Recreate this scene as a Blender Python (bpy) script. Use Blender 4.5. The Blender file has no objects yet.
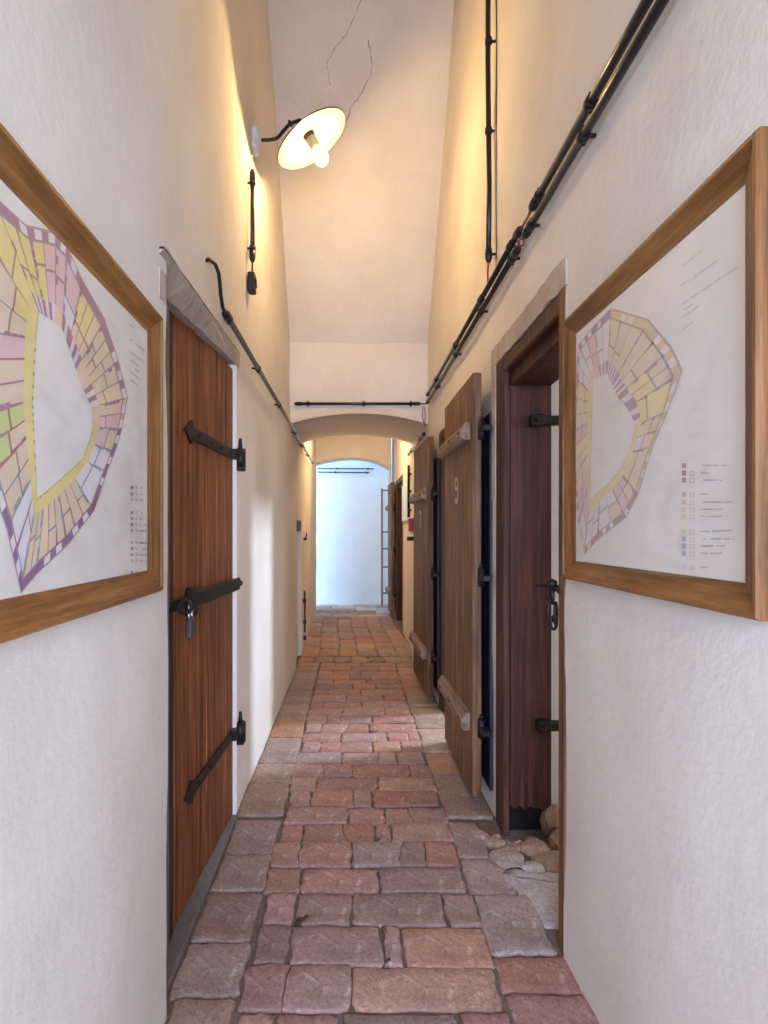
import bpy, bmesh, math, random
from mathutils import Vector, Matrix, noise
random.seed(7)
sc = bpy.context.scene
C = sc.collection

# ------------------------------------------------------------------ camera
F, H = 550.0, 1.35          # focal length in pixels (768x1024 frame), eye height
cam_d = bpy.data.cameras.new('camera')
cam = bpy.data.objects.new('camera', cam_d); C.objects.link(cam)
cam.location = (0, 0, H); cam.rotation_euler = (math.pi / 2, 0, 0)
cam_d.sensor_fit = 'VERTICAL'; cam_d.sensor_height = 36.0
cam_d.lens = F / 1024 * 36
cam_d.shift_x = 32 / 1024; cam_d.shift_y = 20 / 1024
cam_d.clip_start = 0.02
sc.camera = cam

# ------------------------------------------------------------------ world, light, exposure
w = bpy.data.worlds.new('sky'); sc.world = w; w.use_nodes = True
bg = w.node_tree.nodes['Background']
bg.inputs[0].default_value = (0.44, 0.69, 1.0, 1); bg.inputs[1].default_value = 3.1

def area(name, loc, target, sx, sy, power, col):
    l = bpy.data.lights.new(name, 'AREA'); l.shape = 'RECTANGLE'; l.size = sx; l.size_y = sy
    l.energy = power; l.color = col
    o = bpy.data.objects.new(name, l); C.objects.link(o); o.location = loc
    o.rotation_euler = (Vector(target) - Vector(loc)).to_track_quat('-Z', 'Y').to_euler()
    return o
# daylight in the entrance behind the camera, through the cells' windows, and from the yard at the far end
area('entrance_daylight', (0.08, -1.9, 1.4), (0.08, 2.0, 0.3), 1.3, 2.2, 104, (0.60, 0.655, 1.0))
area('cell_window_daylight', (4.2, 5.0, 3.2), (-0.555, 3.55, 0.8), 0.55, 0.6, 230, (0.60, 0.74, 1.0))
area('near_cell_window_daylight', (3.2, 0.9, 2.1), (1.0, 2.5, 1.2), 0.5, 0.6, 20, (0.76, 0.80, 1.0))
lp = bpy.data.lights.new('inner_passage_lamp', 'POINT'); lp.energy = 30; lp.color = (1, 0.72, 0.40); lp.shadow_soft_size = 0.06
lo = bpy.data.objects.new('inner_passage_lamp', lp); C.objects.link(lo); lo.location = (0.05, 7.1, 2.88)
sc.view_settings.view_transform = 'Standard'; sc.view_settings.look = 'None'
sc.view_settings.gamma = 1.0; sc.view_settings.exposure = 0.80; sc.view_settings.use_curve_mapping = False

# ------------------------------------------------------------------ materials
def srgb(r, g, b):
    f = lambda c: (c / 255 / 12.92) if c / 255 <= 0.04045 else ((c / 255 + 0.055) / 1.055) ** 2.4
    return (f(r), f(g), f(b), 1)
class NT:
    def __init__(s, name):
        s.m = bpy.data.materials.new(name); s.m.use_nodes = True; s.t = s.m.node_tree
        s.b = s.t.nodes['Principled BSDF']
    def n(s, typ, **kw):
        x = s.t.nodes.new(typ)
        for k, v in kw.items(): setattr(x, k, v)
        return x
    def l(s, a, b): s.t.links.new(a, b)
    def coords(s, scale=(1, 1, 1)):
        tc = s.n('ShaderNodeTexCoord'); mp = s.n('ShaderNodeMapping'); mp.inputs['Scale'].default_value = scale
        s.l(tc.outputs['Object'], mp.inputs['Vector']); return mp.outputs['Vector']
    def noise(s, vec, scale, detail=4, rough=0.55):
        x = s.n('ShaderNodeTexNoise'); x.inputs['Scale'].default_value = scale
        x.inputs['Detail'].default_value = detail; x.inputs['Roughness'].default_value = rough
        s.l(vec, x.inputs['Vector']); return x.outputs['Fac']
    def ramp(s, fac, stops):
        r = s.n('ShaderNodeValToRGB'); e = r.color_ramp.elements
        while len(e) < len(stops): e.new(0.5)
        for q, (p, c) in zip(e, stops): q.position = p; q.color = c
        s.l(fac, r.inputs['Fac']); return r.outputs['Color']
    def mix(s, fac, a, b, blend='MIX'):
        x = s.n('ShaderNodeMix', data_type='RGBA', blend_type=blend)
        if isinstance(fac, (int, float)): x.inputs[0].default_value = fac
        else: s.l(fac, x.inputs[0])
        for i, v in ((6, a), (7, b)):
            if isinstance(v, tuple): x.inputs[i].default_value = v
            else: s.l(v, x.inputs[i])
        return x.outputs[2]
    def bump(s, h, strength, dist):
        x = s.n('ShaderNodeBump'); x.inputs['Strength'].default_value = strength; x.inputs['Distance'].default_value = dist
        s.l(h, x.inputs['Height']); s.l(x.outputs['Normal'], s.b.inputs['Normal'])
    def rnd(s): return s.n('ShaderNodeObjectInfo').outputs['Random']
def W(v): return (v, v, v, 1)

def plaster(name, col, col2, bump=0.17):
    t = NT(name); v = t.coords()
    big = t.noise(v, 1.7, 5, 0.6); fine = t.noise(v, 34, 5, 0.65)
    c = t.mix(t.ramp(big, [(0.35, W(0)), (0.7, W(1))]), col, col2)
    c = t.mix(0.10, c, t.ramp(fine, [(0.3, W(0.55)), (0.7, W(1))]), 'MULTIPLY')
    t.l(c, t.b.inputs['Base Color']); t.b.inputs['Roughness'].default_value = 0.92
    hh = t.mix(0.5, t.noise(v, 9, 6, 0.6), fine)
    t.bump(hh, bump, 0.02); return t.m
PL = plaster('white_lime_plaster', srgb(228, 218, 203), srgb(216, 204, 188))
PLW = plaster('bluish_whitewash', srgb(222, 230, 238), srgb(212, 221, 230))
PLR = plaster('bare_rough_plaster', srgb(205, 188, 168), srgb(160, 140, 120), 0.9)
PLG = plaster('grey_worn_sill', srgb(128, 118, 112), srgb(96, 88, 84), 0.8)

def wood(name, a, b, c, scale=1.0, rough=0.6, axis='z', knots=True, spec=0.3):
    t = NT(name)
    sc3 = {'z': (16, 16, 0.9), 'y': (16, 0.9, 16), 'x': (0.9, 16, 16)}[axis]
    tc = t.n('ShaderNodeTexCoord'); r = t.rnd()
    off = t.n('ShaderNodeVectorMath', operation='SCALE'); off.inputs[0].default_value = (7.3, 3.1, 5.7)
    t.l(r, off.inputs['Scale'])
    add = t.n('ShaderNodeVectorMath', operation='ADD'); t.l(tc.outputs['Object'], add.inputs[0]); t.l(off.outputs[0], add.inputs[1])
    mp = t.n('ShaderNodeMapping'); mp.inputs['Scale'].default_value = tuple(k * scale for k in sc3); t.l(add.outputs[0], mp.inputs['Vector'])
    g = t.noise(mp.outputs[0], 2.2, 6, 0.65); g2 = t.noise(mp.outputs[0], 9, 4, 0.7)
    col = t.ramp(g, [(0.34, a), (0.5, b), (0.66, c)])
    col = t.mix(0.35, col, t.ramp(g2, [(0.3, W(0.45)), (0.6, W(1))]), 'MULTIPLY')
    stain = t.noise(add.outputs[0], 2.6, 4, 0.6)
    col = t.mix(0.45, col, t.ramp(stain, [(0.3, W(0.5)), (0.62, W(1.0))]), 'MULTIPLY')
    vr = t.n('ShaderNodeMapRange'); vr.inputs['To Min'].default_value = 0.86; vr.inputs['To Max'].default_value = 1.1
    t.l(r, vr.inputs['Value'])
    hs = t.n('ShaderNodeHueSaturation'); t.l(vr.outputs[0], hs.inputs['Value']); t.l(col, hs.inputs['Color'])
    t.l(hs.outputs[0], t.b.inputs['Base Color']); t.b.inputs['Roughness'].default_value = rough
    t.b.inputs['Specular IOR Level'].default_value = spec
    t.bump(g2, 0.35, 0.006); return t.m
W_LEFT = wood('reddish_brown_door_wood', srgb(84, 44, 24), srgb(136, 78, 42), srgb(172, 106, 60))
W_LEAF = wood('weathered_brown_door_wood', srgb(84, 54, 34), srgb(124, 86, 56), srgb(158, 116, 80))
W_DARK = wood('dark_brown_frame_wood', srgb(46, 22, 12), srgb(76, 38, 22), srgb(100, 56, 34))
W_POST = wood('brown_post_wood', srgb(42, 24, 14), srgb(70, 42, 25), srgb(96, 62, 38))
W_BAT = wood('worn_grey_batten_wood', srgb(110, 84, 66), srgb(150, 120, 98), srgb(176, 148, 126), axis='y')
W_OAK_Y = wood('oak_frame_wood_long', srgb(106, 68, 32), srgb(142, 94, 48), srgb(166, 116, 64), 1.6, 0.45, 'y')
W_OAK_Z = wood('oak_frame_wood_upright', srgb(100, 66, 32), srgb(136, 90, 46), srgb(158, 110, 62), 1.6, 0.45, 'z')

def simple(name, col, rough=0.5, metal=0.0, emit=None, estr=0, vary=0.25, scale=20):
    t = NT(name); v = t.coords(); n = t.noise(v, scale, 4)
    c = t.mix(vary, col, t.ramp(n, [(0.3, W(0.3)), (0.7, W(1))]), 'MULTIPLY')
    t.l(c, t.b.inputs['Base Color']); t.b.inputs['Roughness'].default_value = rough; t.b.inputs['Metallic'].default_value = metal
    if emit: t.b.inputs['Emission Color'].default_value = emit; t.b.inputs['Emission Strength'].default_value = estr
    return t.m
IRON = simple('black_wrought_iron', srgb(46, 40, 38), 0.5, 0.6, scale=60)
PIPE = simple('black_glossy_conduit', srgb(30, 28, 28), 0.28, 0.0, scale=40)
STEELPIPE = simple('grey_steel_conduit', srgb(120, 118, 116), 0.3, 0.7, scale=40)
CHROME = simple('bright_metal', srgb(190, 188, 184), 0.25, 0.9)
RUBBER = simple('black_cable_rubber', srgb(20, 19, 19), 0.5)
REDC = simple('red_wire', srgb(190, 40, 30), 0.5)
CERAM = simple('white_ceramic', srgb(225, 222, 214), 0.3)
ENAMEL = simple('cream_enamel', srgb(140, 134, 118), 0.25, vary=0.05)
ENAMELD = simple('dark_enamel', srgb(46, 56, 60), 0.3)
BULB = simple('lit_bulb_glass', srgb(255, 240, 210), 0.2, 0, (1.0, 0.69, 0.31, 1), 380, vary=0.0)
PAINT = simple('white_number_paint', srgb(205, 196, 180), 0.8, vary=0.5, scale=90)
RED = simple('red_lacquer', srgb(165, 22, 28), 0.35)
BLUEP = simple('pale_blue_notice_paper', srgb(205, 226, 244), 0.6, vary=0.06)
GREYM = simple('grey_blue_painted_steel', srgb(110, 118, 132), 0.5)
RUST = simple('rust_red_painted_steel', srgb(130, 84, 78), 0.6)
CRACK = simple('dark_crack', srgb(150, 128, 104), 0.9)

def brick_mat(name, a, b, speck):
    t = NT(name); tc = t.n('ShaderNodeTexCoord'); v = tc.outputs['Object']; r = t.rnd()
    n1 = t.noise(v, 7, 6, 0.65); n2 = t.noise(v, 55, 5, 0.7); n3 = t.noise(v, 19, 5, 0.7)
    c = t.mix(t.ramp(n1, [(0.3, W(0)), (0.7, W(1))]), a, b)
    c = t.mix(t.ramp(n3, [(0.54, W(0)), (0.70, W(0.85))]), c, speck)
    c = t.mix(0.7, c, t.ramp(n2, [(0.3, W(0.35)), (0.55, W(1.0)), (0.75, W(1.15))]), 'MULTIPLY')
    c = t.mix(t.ramp(t.noise(v, 120, 3, 0.7), [(0.57, W(0)), (0.68, W(0.5))]), c, speck)
    c = t.mix(t.ramp(t.noise(v, 3.1, 4, 0.6), [(0.52, W(0)), (0.7, W(0.45))]), c, srgb(120, 92, 80))
    hs = t.n('ShaderNodeHueSaturation')
    for o, lo_, hi in (('Value', 0.84, 1.12), ('Saturation', 0.8, 1.1)):
        mr = t.n('ShaderNodeMapRange'); mr.inputs['To Min'].default_value = lo_; mr.inputs['To Max'].default_value = hi
        if o == 'Saturation':
            fr = t.n('ShaderNodeMath', operation='FRACT'); ml = t.n('ShaderNodeMath', operation='MULTIPLY'); ml.inputs[1].default_value = 7.31
            t.l(r, ml.inputs[0]); t.l(ml.outputs[0], fr.inputs[0]); t.l(fr.outputs[0], mr.inputs['Value'])
        else: t.l(r, mr.inputs['Value'])
        t.l(mr.outputs[0], hs.inputs[o])
    t.l(c, hs.inputs['Color']); t.l(hs.outputs[0], t.b.inputs['Base Color'])
    t.b.inputs['Roughness'].default_value = 0.72; t.b.inputs['Specular IOR Level'].default_value = 0.35
    t.bump(t.mix(0.5, n2, n3), 0.8, 0.014); return t.m
B_RED = brick_mat('worn_red_brick', srgb(180, 136, 120), srgb(158, 114, 100), srgb(214, 188, 174))
B_ORG = brick_mat('worn_orange_brick', srgb(188, 144, 118), srgb(166, 122, 100), srgb(214, 186, 164))
B_GRY = brick_mat('worn_grey_brick', srgb(164, 136, 124), srgb(142, 116, 106), srgb(196, 180, 170))
STONE = brick_mat('worn_edge_stone', srgb(168, 142, 126), srgb(144, 120, 107), srgb(204, 188, 174))
STONEP = brick_mat('pale_threshold_stone', srgb(196, 184, 176), srgb(176, 164, 158), srgb(210, 200, 190))
RUBBLE = brick_mat('pale_rubble_stone', srgb(176, 146, 116), srgb(146, 116, 92), srgb(206, 188, 164))
MORTAR = simple('dark_sandy_mortar', srgb(118, 100, 88), 0.95, vary=0.6, scale=45)
LIMEM = simple('pale_lime_mortar', srgb(190, 178, 164), 0.95, vary=0.5, scale=60)

def paper_mat():
    t = NT('wavy_paper'); v = t.coords((1, 2.2, 5.5))
    t.b.inputs['Base Color'].default_value = srgb(230, 222, 210); t.b.inputs['Roughness'].default_value = 0.6
    t.bump(t.noise(v, 3.2, 2, 0.4), 0.5, 0.02); return t.m
PAPER = paper_mat()
def print_mat(name, fade):
    t = NT(name); a = t.n('ShaderNodeVertexColor', layer_name='ink')
    v = t.coords((1, 2.2, 5.5))
    t.l(t.mix(fade, a.outputs['Color'], srgb(230, 222, 210)), t.b.inputs['Base Color'])
    t.b.inputs['Roughness'].default_value = 0.6; t.bump(t.noise(v, 3.2, 2, 0.4), 0.5, 0.02); return t.m
INK_L = print_mat('coloured_print_ink', 0.16); INK_R = print_mat('faded_print_ink', 0.38)
def glass_mat():
    t = NT('clear_picture_glass'); tr = t.n('ShaderNodeBsdfTransparent'); gl = t.n('ShaderNodeBsdfGlossy'); gl.inputs['Roughness'].default_value = 0.08
    lw = t.n('ShaderNodeLayerWeight'); lw.inputs['Blend'].default_value = 0.5; pw_ = t.n('ShaderNodeMath', operation='POWER'); pw_.inputs[1].default_value = 5
    mr = t.n('ShaderNodeMapRange'); mr.inputs['To Min'].default_value = 0.02; mr.inputs['To Max'].default_value = 0.4
    t.l(lw.outputs['Facing'], pw_.inputs[0]); t.l(pw_.outputs[0], mr.inputs['Value']); mx = t.n('ShaderNodeMixShader')
    t.l(mr.outputs[0], mx.inputs[0]); t.l(tr.outputs[0], mx.inputs[1]); t.l(gl.outputs[0], mx.inputs[2])
    t.l(mx.outputs[0], t.t.nodes['Material Output'].inputs['Surface']); return t.m
GLASS = glass_mat()

# ------------------------------------------------------------------ object helpers
def link(name, mesh, mat, parent=None, loc=None):
    o = bpy.data.objects.new(name, mesh); C.objects.link(o)
    if mat and not mesh.materials: mesh.materials.append(mat)
    if parent: o.parent = parent
    if loc is not None: o.location = loc
    return o
def tag(o, label=None, cat=None, group=None, kind=None):
    for k, v in (('label', label), ('category', cat), ('group', group), ('kind', kind)):
        if v: o[k] = v
    return o
def thing(name, label, cat, loc, group=None, kind=None):
    o = bpy.data.objects.new(name, None); C.objects.link(o); o.location = loc; o.empty_display_size = 0.1
    return tag(o, label, cat, group, kind)
class MB:
    """collects shapes in world coordinates; build() links them as one mesh"""
    def __init__(s): s.v = []; s.f = []; s.sm = []
    def add(s, vs, fs, smooth=False, M=None):
        o = len(s.v)
        s.v += [tuple(M @ Vector(p)) if M else tuple(p) for p in vs]
        s.f += [tuple(i + o for i in f) for f in fs]; s.sm += [smooth] * len(fs); return s
    def box(s, x0, x1, y0, y1, z0, z1, bev=0.004, M=None, jit=0.0, seg=1):
        bm = bmesh.new(); bmesh.ops.create_cube(bm, size=1)
        bmesh.ops.scale(bm, vec=(x1 - x0, y1 - y0, z1 - z0), verts=bm.verts)
        bmesh.ops.translate(bm, vec=((x0 + x1) / 2, (y0 + y1) / 2, (z0 + z1) / 2), verts=bm.verts)
        bev = min(bev, 0.45 * min(abs(x1 - x0), abs(y1 - y0), abs(z1 - z0)))
        if bev > 0: bmesh.ops.bevel(bm, geom=bm.edges[:], offset=bev, segments=seg, affect='EDGES', profile=0.5)
        if jit:
            for v in bm.verts: v.co += Vector((random.uniform(-jit, jit), random.uniform(-jit, jit), random.uniform(-jit, jit)))
        bm.verts.index_update()
        s.add([v.co.copy() for v in bm.verts], [[v.index for v in f.verts] for f in bm.faces], False, M); bm.free(); return s
    def tube(s, pts, r, n=10, caps=True, M=None, closed=False):
        pts = [Vector(p) for p in pts]; N = len(pts); rs = r if isinstance(r, (list, tuple)) else [r] * N
        vs = []; fs = []; up = None
        for i, p in enumerate(pts):
            if closed: t = (pts[(i + 1) % N] - pts[i - 1])
            else: t = pts[min(i + 1, N - 1)] - pts[max(i - 1, 0)]
            t.normalize()
            if up is None: up = Vector((0, 0, 1)) if abs(t.z) < 0.9 else Vector((1, 0, 0))
            a = t.cross(up).normalized(); b = a.cross(t).normalized(); up = b
            for k in range(n):
                q = 2 * math.pi * k / n; vs.append(p + (a * math.cos(q) + b * math.sin(q)) * rs[i])
        for i in range(N if closed else N - 1):
            j = (i + 1) % N
            for k in range(n):
                l = (k + 1) % n; fs.append((i * n + k, i * n + l, j * n + l, j * n + k))
        s.add(vs, fs, True, M)
        if caps and not closed:
            o = len(s.v) - len(vs)
            s.f += [tuple(o + k for k in range(n))[::-1], tuple(o + (N - 1) * n + k for k in range(n))]; s.sm += [False, False]
        return s
    def lathe(s, prof, origin, axis, n=32, smooth=True):
        q = Vector((0, 0, 1)).rotation_difference(Vector(axis)).to_matrix().to_4x4(); M = Matrix.Translation(origin) @ q
        vs = []; fs = []
        for r, z in prof:
            for k in range(n): a = 2 * math.pi * k / n; vs.append((r * math.cos(a), r * math.sin(a), z))
        for i in range(len(prof) - 1):
            for k in range(n):
                l = (k + 1) % n; fs.append((i * n + k, i * n + l, (i + 1) * n + l, (i + 1) * n + k))
        return s.add(vs, fs, smooth, M)
    def prism(s, poly, x0, x1, M=None):
        """polygon in (y,z) pulled from x0 to x1"""
        n = len(poly); vs = [(x0, a, b) for a, b in poly] + [(x1, a, b) for a, b in poly]
        fs = [tuple(range(n))[::-1], tuple(range(n, 2 * n))] + [(i, (i + 1) % n, n + (i + 1) % n, n + i) for i in range(n)]
        return s.add(vs, fs, False, M)
    def build(s, name, mat, parent=None, fix=True):
        o_ = Vector((0, 0, 0))
        if parent:
            p = parent
            while p: o_ += p.location; p = p.parent
        me = bpy.data.meshes.new(name); me.from_pydata([Vector(v) - o_ for v in s.v], [], s.f)
        me.polygons.foreach_set('use_smooth', s.sm)
        if fix:
            bm = bmesh.new(); bm.from_mesh(me); bmesh.ops.recalc_face_normals(bm, faces=bm.faces); bm.to_mesh(me); bm.free()
        me.update(); return link(name, me, mat, parent)
def structure(o, label, cat): return tag(o, label, cat, kind='structure')
def lerp(a, b, t): return a + (b - a) * t
def pw(x, pts):
    for (a, va), (b, vb) in zip(pts, pts[1:]):
        if x <= b: return va if x <= a else lerp(va, vb, (x - a) / (b - a))
    return pts[-1][1]
def px2wall(u, v, X):
    """where a measured photo point lies on a wall plane at x = X"""
    y = X * F / (u - 352); return y, H - (v - 532) * y / F

# ------------------------------------------------------------------ walls
def grid_lines(a, b, step, keys):
    ks = sorted(set([a, b] + [k for k in keys if a < k < b])); out = []
    for p, q in zip(ks, ks[1:]):
        n = max(1, round((q - p) / step)); out += [p + (q - p) * i / n for i in range(n)]
    return out + [b]
def bumpy(y, z, seed, amp):
    return amp * (noise.noise((y * 1.1 + seed, z * 1.1, seed)) + 0.55 * noise.noise((y * 3.7, z * 3.1 + seed, 2.0)) + 0.25 * noise.noise((y * 9.5, z * 9.0, seed + 5)))
def side_wall(name, prof, y0, y1, top, holes, depth, seed, sgn, amp=0.009):
    """wall face at x=prof(y); each hole is (ya, yb, za, zb, depth); reveals go outward (sgn)"""
    ys = grid_lines(y0, y1, 0.06, [k for h in holes for k in h[:2]] + [p[0] for p in prof])
    zs = grid_lines(-0.06, top, 0.07, [k for h in holes for k in h[2:4]])
    idx = {}; mb = MB(); vs = []; fs = []
    for i, y in enumerate(ys):
        for j, z in enumerate(zs):
            d = bumpy(y, z, seed, amp)
            idx[i, j] = len(vs); vs.append((pw(y, prof) + d, y, z))
    def inside(i, j):
        yc = (ys[i] + ys[i + 1]) / 2; zc = (zs[j] + zs[j + 1]) / 2
        for h in holes:
            if h[0] < yc < h[1] and h[2] < zc < h[3]: return h
    for i in range(len(ys) - 1):
        for j in range(len(zs) - 1):
            q = (idx[i, j], idx[i + 1, j], idx[i + 1, j + 1], idx[i, j + 1])
            if not inside(i, j): fs.append(q)
    def reveal(a, b, dep):
        n = 5; k0, k1 = a, b; a = len(vs); b = a + 1; vs.extend([vs[k0], vs[k1]]); o = len(vs)
        for t in range(1, n + 1):
            for k in (a, b):
                v = vs[k]; e = bumpy(v[0] * 3 + t, v[2] + v[1], seed + 9, 0.004)
                vs.append((v[0] + sgn * dep * t / n, v[1] + e * (0 if t == 0 else 1), v[2]))
        prev = (a, b)
        for t in range(n):
            cur = (o + 2 * t, o + 2 * t + 1); fs.append((prev[0], prev[1], cur[1], cur[0])); prev = cur
    for i in range(len(ys) - 1):
        for j in range(len(zs) - 1):
            h = inside(i, j)
            if not h: continue
            if abs(ys[i] - h[0]) < 1e-6: reveal(idx[i, j], idx[i, j + 1], h[4])
            if abs(ys[i + 1] - h[1]) < 1e-6: reveal(idx[i + 1, j], idx[i + 1, j + 1], h[4])
            if abs(zs[j + 1] - h[3]) < 1e-6: reveal(idx[i, j + 1], idx[i + 1, j + 1], h[4])
            if h[5]:   # closed niche back
                o = len(vs); vs.extend([(vs[k][0] + sgn * h[4], vs[k][1], vs[k][2]) for k in (idx[i, j], idx[i + 1, j], idx[i + 1, j + 1], idx[i, j + 1])]); fs.append((o, o + 1, o + 2, o + 3))
    mb.add(vs, fs, True); return mb.build(name, PL, fix=False)
LPROF = [(-1.0, -0.462), (1.537, -0.517), (2.64, -0.555), (5.6, -0.552), (6.2, -0.555), (9.5, -0.615)]
RPROF = [(-1.0, 0.68), (5.0, 0.68), (9.5, 0.70), (10.4, 0.70)]
LX = lambda y: pw(y, LPROF)
RX = lambda y: pw(y, RPROF)
structure(side_wall('wall_left', LPROF, -0.9, 9.45, 5.25, [(1.537, 2.62, -0.06, 2.15, 0.30, True), (5.45, 6.05, -0.06, 1.47, 0.05, True)], 0.3, 3.0, -1),
          'uneven white lime-plastered wall on the left side of the passage', 'wall')
structure(side_wall('wall_right', RPROF, -0.9, 10.3, 5.25, [(1.756, 2.58, -0.06, 2.14, 0.36, False), (3.52, 4.27, -0.06, 2.12, 0.36, False), (7.45, 8.55, -0.06, 2.14, 0.36, False)], 0.3, 11.0, 1),
          'uneven white lime-plastered wall with cell doorways on the right', 'wall')

def sheet(name, rows, xs, amp=0.008, seed=1.0, mat=PL):
    """rows: list of (y,z) down the profile, spanned between xs[0]..xs[1]"""
    pts = []
    for (a, b), (c, d) in zip(rows, rows[1:]):
        n = max(1, round(math.hypot(c - a, d - b) / 0.09)); pts += [(lerp(a, c, i / n), lerp(b, d, i / n)) for i in range(n)]
    pts.append(rows[-1]); nx = max(2, round((xs[1] - xs[0]) / 0.09)); vs = []; fs = []
    for y, z in pts:
        for k in range(nx + 1):
            x = lerp(xs[0], xs[1], k / nx); e = bumpy(x * 2, y + z, seed, amp); vs.append((x, y + e, z + e))
    for i in range(len(pts) - 1):
        for k in range(nx): a = i * (nx + 1) + k; fs.append((a, a + 1, a + nx + 2, a + nx + 1))
    return MB().add(vs, fs, True).build(name, mat, fix=False)
ceil = structure(sheet('ceiling', [(-0.9, 5.2), (3.2, 5.2), (3.42, 5.08), (3.63, 4.86), (4.25, 3.99), (4.80, 3.20), (4.87, 3.12), (4.93, 3.03)], (-0.62, 0.76), 0.007, 4.0),
                 'steep sloping plastered ceiling over the high passage', 'ceiling')
structure(sheet('ceiling_inner', [(6.25, 3.0), (9.6, 3.0)], (-0.7, 0.78), 0.01, 8.0), 'plain plastered ceiling of the low passage behind the arch', 'ceiling')

def arch_wall(name, y0, y1, xl, xr, spring_l, spring_r, apex, top, x_out0, x_out1, rise_back=0.0, seed=1.0):
    """cross wall with a full-width segmental arch opening between xl and xr"""
    n = 28; xm = (xl + xr) / 2; vs = []; fs = []
    def az(x, back):
        t = (x - xm) / ((xr - xl) / 2); t = max(-1, min(1, t))
        sp = lerp(spring_l, spring_r, (t + 1) / 2); return sp + (apex - sp) * (1 - t * t) + back * rise_back
    xs = [lerp(xl, xr, i / n) for i in range(n + 1)]; m = 8; d = 8
    base = {}
    for j in range(m + 1):
        for i, x in enumerate(xs):
            z = lerp(az(x, 0), top, j / m); base['f', i, j] = len(vs); vs.append((x, y0 + bumpy(x, z, seed, 0.006), z))
    for k in range(d + 1):
        for i, x in enumerate(xs):
            if k == 0: base['s', i, k] = base['f', i, 0]; continue
            base['s', i, k] = len(vs); vs.append((x, lerp(y0, y1, k / d), az(x, k / d) + bumpy(x, k * 0.2, seed + 3, 0.006)))
    for i, x in enumerate(xs):
        base['b', i] = len(vs); vs.append((x, y1, top))
    for i in range(n):
        for j in range(m): fs.append((base['f', i, j], base['f', i + 1, j], base['f', i + 1, j + 1], base['f', i, j + 1]))
        for k in range(d): fs.append((base['s', i, k], base['s', i + 1, k], base['s', i + 1, k + 1], base['s', i, k + 1]))
        fs.append((base['s', i, d], base['s', i + 1, d], base['b', i + 1], base['b', i]))
    mb = MB().add(vs, fs, True)
    for a, b in ((x_out0, xl), (xr, x_out1)):
        if b - a > 0.004: mb.box(a, b, y0, y1, -0.05, top, 0.02)
    return mb.build(name, PL, fix=False)
structure(arch_wall('wall_cross', 4.92, 6.30, -0.575, 0.70, 2.315, 2.305, 2.41, 3.12, -0.575, 0.70, 0.05, 2.0), 'plastered cross wall with a flat arch over the passage', 'wall')
structure(arch_wall('wall_cross_far', 9.25, 9.6, -0.635, 0.635, 2.50, 2.42, 2.60, 3.05, -0.66, 0.66, 0.0, 6.0), 'far plastered arch framing the bright yard wall', 'wall')
structure(MB().box(-0.75, 0.95, -1.0, -0.88, 2.45, 5.3, 0).box(-0.75, -0.46, -1.0, -0.88, -0.05, 2.45, 0).box(0.675, 0.95, -1.0, -0.88, -0.05, 2.45, 0).build('wall_entrance_blocker', PL), 'unseen plastered wall added over the entrance behind the viewer to block high daylight', 'wall')  # added out of view to keep entrance daylight off the upper passage
def back_sheet(name, y, x0, x1, z1, seed, mat):
    vs = []; fs = []; nx = round((x1 - x0) / 0.1); nz = round(z1 / 0.1)
    for j in range(nz + 1):
        for i in range(nx + 1):
            x = lerp(x0, x1, i / nx); z = lerp(-0.05, z1, j / nz); vs.append((x, y + bumpy(x * 1.5, z * 1.5, seed, 0.012), z))
    for j in range(nz):
        for i in range(nx): a = j * (nx + 1) + i; fs.append((a, a + 1, a + nx + 2, a + nx + 1))
    return MB().add(vs, fs, True).build(name, mat, fix=False)
structure(back_sheet('wall_end', 10.25, -3.0, 1.6, 3.2, 14.0, PLW), 'daylit white wall closing the view at the far end', 'wall')
# thick masonry behind the faces: blocks that close the cells and keep the daylight out
def cell(name, x0, x1, y0, y1, z1, label):
    mb = MB(); t = 0.12
    mb.box(x1, x1 + t, y0, y1, -0.05, z1, 0); mb.box(x0, x1 + t, y0 - t, y0, -0.05, z1, 0); mb.box(x0, x1 + t, y1, y1 + t, -0.05, z1, 0)
    mb.box(x0 - 0.01, x1 + t, y0 - t, y1 + t, z1, z1 + t, 0); mb.box(x0, x1 + t, y0 - t, y1 + t, -0.12, -0.03, 0)
    return structure(mb.build(name, PL), label, 'wall')
cell('wall_cell_near', 1.05, 3.4, 0.2, 3.1, 2.7, 'white walls of the cell behind the nearest right doorway')
cell('wall_cell_middle', 1.05, 4.6, 3.4, 5.9, 3.9, 'white walls of the cell behind the second right doorway')
cell('wall_cell_far', 1.05, 2.6, 7.0, 9.0, 2.7, 'white walls of the cell behind the farthest right doorway')

# ------------------------------------------------------------------ floor
floor = structure(MB().box(-0.95, 1.1, -0.95, 9.7, -0.12, -0.011, 0).build('floor', MORTAR), 'brick-paved passage floor with mortar joints', 'floor')
yard = structure(MB().box(-3.2, 1.7, 9.7, 10.4, -0.12, -0.02, 0).box(-3.2, -0.95, 8.0, 9.7, -0.12, -0.02, 0).build('floor_yard', LIMEM), 'pale worn ground in front of the far wall', 'floor')
def outline(x0, x1, y0, y1, jit, per=5):
    pts = []; cs = [(x0, y0), (x1, y0), (x1, y1), (x0, y1)]; cr = min(x1 - x0, y1 - y0) * 0.05
    for i in range(4):
        a = Vector(cs[i]); b = Vector(cs[(i + 1) % 4]); d = (b - a); L = d.length; d.normalize()
        for k in range(per + 1):
            t = lerp(cr, L - cr, k / per); p = a + d * t
            pts.append((p.x + random.uniform(-jit, jit), p.y + random.uniform(-jit, jit)))
    return pts
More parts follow.
